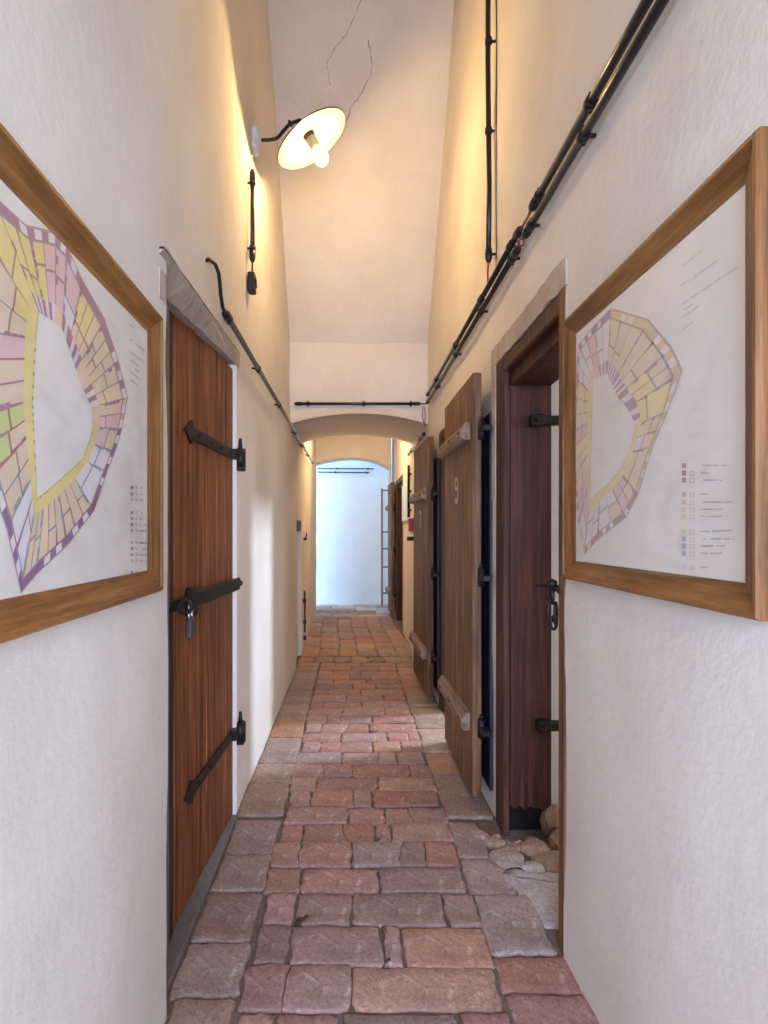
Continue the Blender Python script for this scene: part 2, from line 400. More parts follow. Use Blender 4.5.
def paver(name, pts, mat, parent, zt=None, bev=0.006, thick=0.05):
    zt = random.uniform(-0.005, 0.004) if zt is None else zt
    tx, ty = random.uniform(-0.008, 0.008), random.uniform(-0.008, 0.008)
    cx = sum(p[0] for p in pts) / len(pts); cy = sum(p[1] for p in pts) / len(pts); n = len(pts); vs = []; fs = []
    hx = max(abs(p[0] - cx) for p in pts); hy = max(abs(p[1] - cy) for p in pts)
    def ring(inset, z):
        for x, y in pts:
            dx, dy = (x - cx) * max(0.2, 1 - inset / hx), (y - cy) * max(0.2, 1 - inset / hy)
            vs.append((dx, dy, z + dx * tx + dy * ty))
    ring(0, -thick); ring(0, -bev * 1.1); ring(bev * 0.45, -bev * 0.35); ring(bev * 1.3, 0)
    ring(min(0.04, 0.5 * min(hx, hy)), random.uniform(-0.001, 0.0025))
    for r in range(4):
        for i in range(n): j = (i + 1) % n; fs.append((r * n + i, r * n + j, (r + 1) * n + j, (r + 1) * n + i))
    fs.append(tuple(4 * n + i for i in range(n)))
    me = bpy.data.meshes.new(name); me.from_pydata(vs, [], fs); me.polygons.foreach_set('use_smooth', [True] * len(fs)); me.update()
    return link(name, me, mat, parent, (cx, cy, zt))
G = 0.0035
def course(y0, y1, x0, x1, cuts, mats, jit=0.0045, ang=0.0):
    xs = [x0] + cuts + [x1]
    for a, b in zip(xs, xs[1:]):
        if b - a < 0.04: continue
        mt = random.choice(mats); pts = outline(a + G, b - G, y0 + G, y1 - G, jit)
        if b - a > 0.2 and random.random() < 0.3:    # cracked brick: two pieces sharing a ragged line
            c = lerp(a, b, random.uniform(0.3, 0.7)); sl = random.uniform(-0.04, 0.04); rag = [(c + sl * (q - 0.5) + random.uniform(-0.008, 0.008), lerp(y0 + G, y1 - G, q)) for q in (0, 0.25, 0.5, 0.75, 1)]
            n5 = 6; bot, rgt, top, lft = pts[:n5], pts[n5:2 * n5], pts[2 * n5:3 * n5], pts[3 * n5:]
            lo_ = [p for p in bot if p[0] < c - 0.03] + [(x - 0.0012, y) for x, y in rag] + [p for p in top if p[0] < c - 0.03] + lft
            hi = [(x + 0.0012, y) for x, y in rag[::-1]] + [p for p in bot if p[0] > c + 0.03] + rgt + [p for p in top if p[0] > c + 0.03]
            zt = random.uniform(-0.004, 0.003)
            for q in (lo_, hi): paver('brick', [(x, y + (x - x0) * ang) for x, y in q], mt, floor, zt=zt + random.uniform(-0.0015, 0.0015), bev=0.004)
            continue
        paver('brick', [(x, y + (x - x0) * ang) for x, y in pts], mt, floor)
# central brick strip, row by row (near courses follow the photo's joints)
XL, XR = -0.325, 0.44
rows_y = [1.02, 1.19, 1.345, 1.545]
def Y(v): return F * H / (v - 532)
meas = [1010, 964, 924, 892, 867, 842, 823, 806.4, 790, 776, 763.5, 752, 741.5, 732, 723, 715, 707.5]
near_rows = [0.62, 0.82, 1.02, 1.20, 1.385] + [Y(v) for v in meas]
def ux(px, v): return (px - 352) * H / (v - 532)
near_cuts = {   # joints seen in the photo, per course (pixel column, pixel row of its lower edge)
    1010: [], 964: [ux(352, 1005)], 924: [ux(288, 960), ux(384, 960), ux(404, 960)], 892: [ux(293, 922), ux(352, 922), ux(448, 922)],
    867: [ux(299, 890), ux(380, 890), ux(484, 890)], 842: [ux(352, 865), ux(428, 865)], 823: [ux(302, 840), ux(376, 840), ux(392, 840)],
    806.4: [ux(348, 820), ux(386, 820)], 790: [ux(310, 804), ux(373, 804)]}
pal = [B_RED, B_RED, B_RED, B_ORG, B_ORG, B_RED, B_GRY]
for i in range(len(near_rows) - 1):
    y0, y1 = near_rows[i], near_rows[i + 1]
    v = meas[i - 4] if i >= 5 else None
    key = meas[i - 4] if 0 <= i - 4 < len(meas) else None
    cuts = near_cuts.get(key)
    if key is None or cuts is None or cuts == []:
        off = random.choice([0.0, 0.13, 0.25]); cuts = []
        x = XL + (off if off else 0.33) + random.uniform(-0.02, 0.02)
        while x < XR - 0.09: cuts.append(x); x += random.choice([0.31, 0.33, 0.33, 0.18])
    cuts = sorted(c for c in cuts if XL + 0.06 < c < XR - 0.06)
    course(y0, y1, XL + random.uniform(-0.012, 0.012), XR + random.uniform(-0.012, 0.012), cuts, pal, 0.0065, random.uniform(-0.02, 0.02))
y = near_rows[-1]; k = 0
while y < 5.55:
    d = random.uniform(0.15, 0.175)
    x = XL + (0.31 if k % 2 else random.choice([0.13, 0.18])) + random.uniform(-0.03, 0.03); cuts = []
    while x < XR - 0.08: cuts.append(x); x += random.choice([0.30, 0.33, 0.27, 0.2])
    course(y, y + d, XL, XR, cuts, pal, 0.006, random.uniform(-0.015, 0.015)); y += d; k += 1
yend = y
# edge stones on both sides
def border(x0, x1, ya, yb, lo_, hi, mats, xf0=None, xf1=None):
    y = ya
    while y < yb - 0.06:
        d = min(random.uniform(lo_, hi), yb - y)
        a = xf0(y + d / 2) if xf0 else x0; b = xf1(y + d / 2) if xf1 else x1
        paver('edge_stone', outline(a + G, b - G, y + G, y + d - G, 0.007), random.choice(mats), floor, bev=0.007); y += d
border(-0.5, XL - 0.004, 0.62, 1.60, 0.24, 0.40, [STONE, B_GRY], lambda y: LX(y) + 0.0)
border(-0.5, XL - 0.004, 1.60, 2.62, 0.20, 0.30, [STONE, B_GRY], lambda y: -0.54)
border(-0.5, XL - 0.004, 2.62, yend, 0.24, 0.42, [STONE, STONE, B_ORG], lambda y: LX(y))
border(XR + 0.004, 0.7, 0.62, 1.76, 0.30, 0.38, [STONE, B_RED], None, lambda y: 0.685)
border(XR + 0.004, 0.7, 1.76, 2.60, 0.22, 0.30, [STONE, STONE], None, lambda y: lerp(0.68, 0.56, (y - 1.76) / 0.84))
border(XR + 0.004, 0.7, 2.60, yend, 0.28, 0.50, [STONE, B_ORG, STONE], None, lambda y: RX(y))
# irregular threshold row, then lengthwise pavers in the inner passage
x = -0.56
while x < 0.66:
    d = random.uniform(0.14, 0.32); e = min(x + d, 0.70)
    paver('threshold_stone', outline(x + G, e - G, yend + 0.01, yend + 0.27, 0.018), random.choice([STONE, B_ORG, B_GRY]), floor, bev=0.012); x = e
yi = yend + 0.28; x = -0.60
while x < 0.66:
    d = min(random.uniform(0.17, 0.25), 0.70 - x); y = yi + random.uniform(0, 0.08)
    while y < 8.75:
        L = min(random.uniform(0.26, 0.46), 8.8 - y)
        sk = 0.03 * (8 - y)
        pts = [(a + 0.04 * math.sin(b * 1.3), b) for a, b in outline(x + G, x + d - G, y + G, y + L - G, 0.01)]
        if L > 0.08: paver('brick', pts, random.choice([B_RED, B_ORG, B_ORG, B_GRY, STONE]), floor)
        y += L
    x += d
y = 8.8
while y < 10.2:
    x = -0.62 + random.uniform(-0.1, 0); d = random.uniform(0.2, 0.3)
    while x < 0.66:
        e = x + random.uniform(0.25, 0.45)
        paver('threshold_stone', outline(x + G, min(e, 0.72) - G, y + G, y + d - G, 0.012), random.choice([STONEP, STONEP, B_RED, STONE]), floor, bev=0.008); x = e
    y += d

# ------------------------------------------------------------------ left door
def tri_frame(a, b):
    """local frame: x along a->b (horizontal), y = normal to the passage, z up"""
    a = Vector(a); b = Vector(b); ex = (b - a); L = ex.length; ex.normalize(); ez = Vector((0, 0, 1)); ey = ex.cross(ez)
    M = Matrix((ex, ey, ez)).transposed().to_4x4(); M.translation = a; return M, L
dl = thing('door_1', 'closed reddish plank door with three iron straps in the left wall', 'door', (-0.58, 2.2, 0.0), kind='structure')
Md, Ld = tri_frame((-0.601, 1.85, 0), (-0.565, 2.615, 0))
cuts = [0, 0.21, 0.36, 0.50, 0.635, Ld]
for a, b in zip(cuts, cuts[1:]):
    MB().box(a + 0.0015, b - 0.0015, -0.045, random.uniform(-0.002, 0.0015), 0.012, 2.125, 0.004, Md).build('plank', W_LEFT, dl)
def strap(parent, M, s0, s1, z, h=0.045, pintle=True, arrow=True, flip=False):
    mb = MB(); n = 8
    for i in range(n):
        a, b = lerp(s0, s1, i / n), lerp(s0, s1, (i + 1) / n); zz = z
        mb.box(a, b, 0.001, 0.010 + (0.018 if i == n - 1 else 0), zz - h / 2, zz + h / 2, 0.0015, M)
    if arrow: mb.prism([(0, 0), (0, 0)], 0, 0) if False else mb.add([(s0 - 0.07, 0.009, z), (s0, 0.012, z + h * 0.95), (s0 + 0.03, 0.012, z), (s0, 0.012, z - h * 0.95), (s0 - 0.07, 0, z), (s0, 0, z + h * 0.95), (s0 + 0.03, 0, z), (s0, 0, z - h * 0.95)],
            [(0, 1, 2, 3), (7, 6, 5, 4), (0, 4, 5, 1), (1, 5, 6, 2), (2, 6, 7, 3), (3, 7, 4, 0)], False, M)
    o = mb.build('strap_hinge', IRON, parent)
    nb = MB()
    for t in (0.12, 0.36, 0.6, 0.84):
        p = M @ Vector((lerp(s0, s1, t), 0.010, z)); q = M @ Vector((lerp(s0, s1, t), 0.018, z)); nb.tube([p, (p + q) / 2, q], [0.011, 0.010, 0.003], 8)
    nb.build('rivet', IRON, o)
    if pintle:
        c = M @ Vector((s1 + 0.014, 0.026, z)); mb = MB().tube([c + Vector((0, 0, -0.055)), c + Vector((0, 0, 0.035))], 0.026, 12)
        mb.tube([c + Vector((0, 0, 0.03)), c + Vector((0, 0, 0.085))], [0.012, 0.007], 8)
        mb.box(c.x - 0.03, c.x + 0.02, c.y - 0.02, c.y + 0.035, c.z - 0.07, c.z - 0.02, 0.004); mb.build('pintle', IRON, o)
    return o
strap(dl, Md, 0.16, Ld + 0.02, 1.715); strap(dl, Md, 0.16, Ld + 0.02, 0.40)
# locking bar with hasp
bar = MB().box(0.16, Ld + 0.05, 0.004, 0.022, 1.072, 1.13, 0.004, Md).box(0.10, 0.17, 0.002, 0.030, 1.045, 1.15, 0.006, Md).box(-0.10, 0.10, 0.004, 0.016, 1.085, 1.125, 0.003, Md).build('locking_bar', IRON, dl)
pt = lambda a, b, c: Md @ Vector((a, b, c))
MB().tube([pt(Ld + 0.05, 0.013, 1.10), pt(Ld + 0.085, 0.013, 1.10)], 0.014, 8).build('bar_end', IRON, bar)
MB().tube([pt(0.0, 0.02, 1.10) + Vector((0.02 + 0.022 * math.cos(t), 0, 0.022 * math.sin(t))) for t in [i * math.pi / 8 for i in range(16)]], 0.006, 6, closed=True).build('staple', IRON, bar)
MB().box(-0.16, -0.06, -0.03, 0.012, 1.02, 1.15, 0.006, Md).build('lock_plate', IRON, bar)
pk = thing('padlock', 'small grey padlock hanging from the hasp of the left door', 'padlock', tuple(pt(0.035, 0.045, 0.985)))
MB().box(0.012, 0.062, 0.034, 0.056, 0.985, 1.052, 0.006, Md).build('lock_body', simple('dull_brass_grey', srgb(98, 92, 88), 0.4, 0.6), pk)
MB().tube([pt(0.037 + 0.015 * math.cos(t), 0.045, 1.085 + 0.022 * math.sin(t)) for t in [i * math.pi / 8 for i in range(9)]] , 0.0055, 8).tube([pt(0.052, 0.045, 1.085), pt(0.052, 0.045, 1.045)], 0.0055, 8).tube([pt(0.022, 0.045, 1.085), pt(0.022, 0.045, 1.045)], 0.0055, 8).build('shackle', CHROME, pk)
# jambs, lintel and sill of the left door
fr = thing('trim_1', 'rough lintel, jambs and worn sill around the left plank door', 'door frame', (-0.58, 2.1, 0), kind='structure')
Ml, Ll = tri_frame((-0.518, 1.475, 0), (-0.556, 2.665, 0))
def ragged(M, s0, s1, z0, z1, d0, d1, n=24, amp=0.006, db=None, sl0=0.0, sl1=0.0):
    db = d1 if db is None else db
    dbs = db if isinstance(db, tuple) else (db, db)
    vs = []; fs = []
    for i in range(n + 1):
        s = lerp(s0, s1, i / n); a = random.uniform(-amp, amp); b = random.uniform(-amp, amp); c = random.uniform(-amp, amp) * 0.5
        a += sl0 * (s - s0); b += sl1 * (s - s0)
        vs += [(s, d0, z0 + a), (s, lerp(dbs[0], dbs[1], i / n) + c, z0 + a), (s, d1 + c * 0.4, z1 + b), (s, d0, z1 + b)]
    for i in range(n):
        for k in range(4): fs.append((4 * i + k, 4 * i + (k + 1) % 4, 4 * i + 4 + (k + 1) % 4, 4 * i + 4 + k))
    fs += [(0, 1, 2, 3), (4 * n + 3, 4 * n + 2, 4 * n + 1, 4 * n)]
    return MB().add(vs, fs, False, M)
ragged(Ml, 0.0, Ll, 2.05, 2.112, -0.09, 0.014, 30, 0.004, (-0.055, 0.010), 0.085, 0.085).build('lintel', PLR, fr)
ragged(Ml, 0.068, Ll, 2.124, 2.20, -0.09, -0.009, 30, 0.002, None, 0.085, 0.03).build('plaster_edge', PL, fr)
ragged(Ml, 0.0, 0.05, 1.98, 2.06, -0.03, 0.005, 5).build('plaster_edge', PLR, fr)
ragged(Ml, 0.005, Ll + 0.005, 2.112, 2.119, -0.04, 0.012, 30, 0.0015, None, 0.085, 0.085).build('dark_gap', IRON, fr)
ragged(Ml, Ll - 0.058, Ll - 0.02, 0.0, 2.14, -0.05, 0.003, 30, 0.004).build('jamb', PL, fr)
MB().box(-0.68, -0.598, 1.72, 1.848, 0, 2.125, 0.006, jit=0.002).build('jamb', W_DARK, fr)
MB().box(-0.66, -0.575, 1.60, 1.735, 0, 2.125, 0.006, jit=0.002).build('jamb', PLG, fr)
MB().box(-0.66, -0.543, 1.545, 2.63, -0.03, 0.010, 0.006, jit=0.002).build('sill', PLG, fr)

# ------------------------------------------------------------------ right doorway frames
def doorway_frame(name, label, y0, y1, ztop, rot=False):
    t = thing(name, label, 'door frame', ((RX(y0) + 0.1), (y0 + y1) / 2, 0), kind='structure')
    X = RX(y0)
    MB().box(X - 0.004, X + 0.026, y1 - 0.125, y1 + 0.005, -0.01, ztop, 0.006, jit=0.002).build('post', W_POST, t)
    MB().box(X - 0.004, X + 0.10, y0 - 0.004, y0 + 0.05, -0.01, ztop, 0.006, jit=0.002).build('post', W_LEAF, t)
    MB().box(X - 0.002, X + 0.10, y0 + 0.04, y1 - 0.11, ztop - 0.075, ztop, 0.006, jit=0.002).build('head_beam', W_DARK, t)
    # deep jamb board, its foot rotted away above the floor
    zb = 0.115 if rot else 0.0; n = 14; vs = []; fs = []; ya = y1 - 0.118; yb = y1 - 0.005
    xa, xb = X + 0.030, X + 0.212
    for i in range(n + 1):
        x = lerp(xa, xb, i / n); e = random.uniform(-0.014, 0.014) if rot else 0
        vs += [(x, ya, zb + e), (x, yb, zb + e), (x, yb, ztop - 0.06), (x, ya, ztop - 0.06)]
    for i in range(n):
        for k in range(4): fs.append((4 * i + k, 4 * i + (k + 1) % 4, 4 * i + 4 + (k + 1) % 4, 4 * i + 4 + k))
    fs += [(0, 1, 2, 3), (4 * n + 3, 4 * n + 2, 4 * n + 1, 4 * n)]
    MB().add(vs, fs).build('jamb_board', W_DARK, t)
    MB().box(xa, xb, y0 + 0.05, ya, ztop - 0.135, ztop - 0.06, 0.006, jit=0.002).build('head_board', W_DARK, t)
    return t
f1 = doorway_frame('trim_2', 'dark wooden frame with rotted foot in the nearest right doorway', 1.756, 2.58, 2.14, True)
Mr, Lr = tri_frame((0.679, 2.66, 0), (0.679, 1.735, 0))
ragged(Mr, 0, Lr, 2.135, 2.222, -0.03, 0.006, 26, 0.006).build('lintel', PLR, f1)
ragged(Mr, 0.0, 0.075, 1.5, 2.14, -0.02, 0.006, 8, 0.004).build('plaster_edge', PLR, f1)
f2 = doorway_frame('trim_3', 'dark wooden frame of the second right doorway behind the open door', 3.52, 4.27, 2.12)
doorway_frame('trim_4', 'orange-brown wooden frame of the farthest right doorway', 7.45, 8.55, 2.14)
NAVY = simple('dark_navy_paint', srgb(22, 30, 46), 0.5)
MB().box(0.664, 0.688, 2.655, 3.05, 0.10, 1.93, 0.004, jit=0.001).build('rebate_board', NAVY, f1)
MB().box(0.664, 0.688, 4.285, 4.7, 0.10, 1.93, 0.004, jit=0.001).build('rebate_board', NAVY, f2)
# iron pieces on the reveal of the near doorway
for z, x0, x1, nm in ((1.845, 0.80, 0.975, 'upper'), (0.49, 0.83, 0.985, 'lower')):
    o = MB().box(x0, x1, 2.425, 2.462, z - 0.02, z + 0.02, 0.004).box(x0 - 0.01, x0 + 0.05, 2.42, 2.465, z - 0.026, z + 0.026, 0.005)
    th = thing('iron_strap', f'black iron strap, {nm} one across the near doorway reveal', 'iron strap', (x0, 2.46, z), 'straps in the near doorway')
    o.build('bar', IRON, th); MB().tube([(x0 + 0.02, 2.42, z), (x0 + 0.02, 2.408, z)], 0.012, 8).build('bolt', IRON, th)
hk = thing('hook_and_chain', 'black iron hook with hanging chain links in the near doorway', 'chain', (0.84, 1.93, 1.1))
hx, hy, hz = 0.684, 1.845, 1.165   # fixed to the near post
MB().tube([(hx + 0.0, hy - 0.02, hz), (hx - 0.012, hy + 0.03, hz + 0.004), (hx - 0.045, hy + 0.06, hz)], [0.008, 0.007, 0.004], 8).tube([(hx - 0.005, hy - 0.06, hz - 0.01), (hx, hy, hz)], 0.011, 8).build('eye_bolt', IRON, hk)
MB().lathe([(0.0, -0.016), (0.016, -0.008), (0.016, 0.008), (0.0, 0.016)], (hx - 0.008, hy + 0.01, hz + 0.012), (0, 0, 1), 10).build('knob', IRON, hk)
MB().tube([(hx - 0.008, hy + 0.01, hz), (hx - 0.006, hy + 0.012, hz - 0.06)], [0.009, 0.006], 8).build('hook', IRON, hk)
MB().tube([(hx - 0.022, hy + 0.012, hz - 0.005), (hx - 0.024, hy + 0.014, hz - 0.045)], [0.005, 0.003], 6).build('pin', IRON, hk)
def chain_link(c, a, b, r, yaw):
    M = Matrix.Translation(c) @ Matrix.Rotation(yaw, 4, 'Z')
    return MB().tube([(a * math.cos(t), 0, b * math.sin(t)) for t in [i * math.pi / 10 for i in range(20)]], r, 6, closed=True, M=M)
chain_link((hx - 0.008, hy + 0.012, hz - 0.083), 0.015, 0.032, 0.0055, 0.2).build('chain_link', IRON, hk)
chain_link((hx + 0.004, hy + 0.012, hz - 0.090), 0.015, 0.036, 0.0055, 1.0).build('chain_link', IRON, hk)
chain_link((hx - 0.003, hy + 0.012, hz - 0.122), 0.012, 0.022, 0.005, 0.3).build('chain_link', IRON, hk)

# ------------------------------------------------------------------ open door leaves on the right
def digit(parent, M, s, z, strokes, w=0.011):
    mb = MB()
    for st in strokes:
        for (a, b), (c, d) in zip(st, st[1:]):
            v = Vector((c - a, d - b)); L = v.length
            if L == 0: continue
            nx, nz = -v.y / L * w, v.x / L * w; ex, ez = v.x / L * w * 0.5, v.y / L * w * 0.5
            q = [(a - ex + nx, b - ez + nz), (a - ex - nx, b - ez - nz), (c + ex - nx, d + ez - nz), (c + ex + nx, d + ez + nz)]
            mb.add([(s + p, -0.0012, z + r) for p, r in q] + [(s + p, 0.0, z + r) for p, r in q], [(0, 1, 2, 3), (0, 4, 5, 1), (1, 5, 6, 2), (2, 6, 7, 3), (3, 7, 4, 0)], False, M)
    return mb.build('painted_number', PAINT, parent)
def leaf(name, label, a, b, z0, z1, zb, strokes=None, digit_at=(0.5, 1.6), nplank=4, group=None, z_light=False, foot=0.0):
    """a = hinge end (near), b = free end, points on the passage face"""
    t = thing(name, label, 'door', (a[0], a[1], 0), kind='structure')
    M, L = tri_frame((a[0], a[1], 0), (b[0], b[1], 0))      # y = toward the wall (+x)
    cs = [0] + [L * (i + random.uniform(-0.08, 0.08)) / nplank for i in range(1, nplank)] + [L]
    for p, q in zip(cs, cs[1:]):
        MB().box(p + 0.001, q - 0.001, random.uniform(-0.0008, 0.0008), 0.045, z0 + foot * random.random(), z1, 0.0035, M).build('plank', W_LEAF, t)
    for z in zb:   # sloped-top batten
        h = 0.088; vs = []; p0, p1 = 0.05, L - 0.005; poly = [(0, -h / 2), (-0.03, -h / 2), (-0.045, -h / 2 + 0.015), (-0.045, h / 2 - 0.035), (-0.02, h / 2), (0, h / 2)]
        n = len(poly); vs = [(p0, d, z + e) for d, e in poly] + [(p1, d, z + e) for d, e in poly]
        fs = [tuple(range(n)), tuple(range(2 * n - 1, n - 1, -1))] + [(i, n + i, n + (i + 1) % n, (i + 1) % n) for i in range(n)]
        MB().add(vs, fs, False, M).build('batten', W_BAT, t)
    for z in [zb[0] - 0.01, sum(zb) / 2, zb[1] - 0.01]:
        c = M @ Vector((-0.018, 0.04, z)); h = MB().tube([c + Vector((0, 0, -0.045)), c + Vector((0, 0, 0.045))], 0.017, 10)
        h.tube([c + Vector((0, 0, 0.04)), c + Vector((0, 0, 0.065))], 0.009, 8)
        o = h.build('hinge', IRON, t)
        p = M @ Vector((0.0, 0.046, z)); MB().box(c.x - 0.004, c.x + 0.012, c.y, c.y + 0.32, z - 0.02, z + 0.02, 0.003).build('hinge_strap', IRON, o)
        MB().box(c.x - 0.01, c.x + 0.035, c.y - 0.075, c.y - 0.004, z - 0.014, z + 0.014, 0.003).build('hinge_pin_arm', IRON, o)
    nb = MB()
    for z in zb:
        for s in (0.12, L * 0.5, L - 0.1):
            c = M @ Vector((s, -0.045, z)); c2 = M @ Vector((s, -0.050, z)); nb.tube([c, c2], [0.009, 0.006], 8)
    nb.build('nail', IRON, t)
    if strokes: digit(t, M, digit_at[0], digit_at[1], strokes)
    return t, M, L
arc = lambda cx, cz, rx, rz, a0, a1, n=10: [(cx + rx * math.cos(math.radians(lerp(a0, a1, i / n))), cz + rz * math.sin(math.radians(lerp(a0, a1, i / n)))) for i in range(n + 1)]
# the leaf's s axis runs away from the camera, which on screen is leftwards: mirror x of the strokes
nine = [[(-x, z) for x, z in arc(0.0, 0.035, 0.036, 0.03, 0, 360, 16)], [(-x, z) for x, z in [(0.036, 0.035), (0.036, -0.02)] + arc(0.0, -0.03, 0.036, 0.036, 10, -150, 8)]]
lf1, M1, L1 = leaf('door_2', 'open plank door with painted white number 9 folded against the right wall', (0.589, 2.69), (0.585, 3.47), 0.05, 2.13, (1.855, 0.405), nine, (0.40, 1.585))
seven = [[(0.035, 0.06), (-0.035, 0.06), (0.0, -0.06)]]
lf2, M2, L2 = leaf('door_3', 'second open plank door with faded painted number 7 farther along the right wall', (0.594, 4.31), (0.575, 5.12), 0.05, 2.10, (1.655, 0.385), seven, (0.40, 1.46))
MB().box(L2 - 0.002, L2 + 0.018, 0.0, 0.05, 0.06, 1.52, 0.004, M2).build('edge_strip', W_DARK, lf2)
lf3, M3, L3 = leaf('door_4', 'orange-brown door edge standing open at the far right by the yard', (0.615, 8.60), (0.60, 9.2), 0.05, 2.13, (1.75, 0.4))

# rubble and broken floor inside the near doorway
rub = thing('rubble', 'broken stones and crumbling mortar on the near doorway threshold', 'rubble', (0.75, 2.2, 0), kind='structure')
def stone(x, y, z, rx, ry, rz, mat, seed):
    bm = bmesh.new(); bmesh.ops.create_icosphere(bm, subdivisions=2, radius=1)
    for v in bm.verts:
        d = 1 + 0.28 * noise.noise(v.co * 1.6 + Vector((seed, seed, 0))); v.co = Vector((v.co.x * rx * d, v.co.y * ry * d, v.co.z * rz * d))
    me = bpy.data.meshes.new('stone'); bm.to_mesh(me); bm.free()
    return link('stone', me, mat, rub, (x - 0.75, y - 2.2, z))
for i, (x, y, z, rx, ry, rz, m) in enumerate([(0.895, 2.47, 0.05, 0.045, 0.05, 0.08, RUBBLE), (0.64, 2.28, 0.0, 0.075, 0.07, 0.022, STONE), (0.78, 2.34, 0.0, 0.07, 0.06, 0.03, RUBBLE), (0.70, 2.36, -0.008, 0.05, 0.035, 0.016, B_GRY),
        (0.79, 2.42, -0.012, 0.04, 0.03, 0.018, B_GRY), (0.62, 2.40, -0.008, 0.05, 0.05, 0.02, STONE), (0.735, 2.22, -0.006, 0.05, 0.04, 0.02, STONEP), (0.83, 2.25, 0.0, 0.08, 0.07, 0.03, RUBBLE), (0.92, 2.35, 0.02, 0.08, 0.08, 0.05, RUBBLE),
        (0.57, 2.46, -0.012, 0.05, 0.05, 0.018, B_GRY), (0.76, 1.86, -0.006, 0.05, 0.07, 0.022, B_ORG), (0.85, 1.95, -0.006, 0.07, 0.08, 0.03, RUBBLE), (0.68, 2.31, 0.0, 0.02, 0.02, 0.012, STONEP)]):
    stone(x, y, z, rx, ry, rz, m, i * 3.7)
MB().box(0.705, 0.90, 2.515, 2.60, -0.05, 0.16, 0.01, jit=0.006).build('hollow_shade_block', simple('black_hollow_shade', srgb(9, 7, 6), 0.98), rub)  # black block painting in the shade of the hollow under the jamb foot
for i in range(70):
    x = random.uniform(0.56, 0.95); y = random.uniform(1.8, 2.45)
    if x < 0.62 + (2.2 - y) * 0.2 or y < 2.2: continue
    stone(x, y, -0.004, random.uniform(0.008, 0.022), random.uniform(0.008, 0.022), random.uniform(0.006, 0.014), random.choice([RUBBLE, STONE, B_ORG, STONEP]), i * 1.3 + 50)
pm = outline(0.585, 0.92, 1.90, 2.20, 0.02); pm = [(x + (2.2 - y) * 0.22, y) for x, y in pm]
paver('mortar_patch', [(x - 0.75, y - 2.2) for x, y in pm], STONEP, rub, zt=-0.004, bev=0.006)

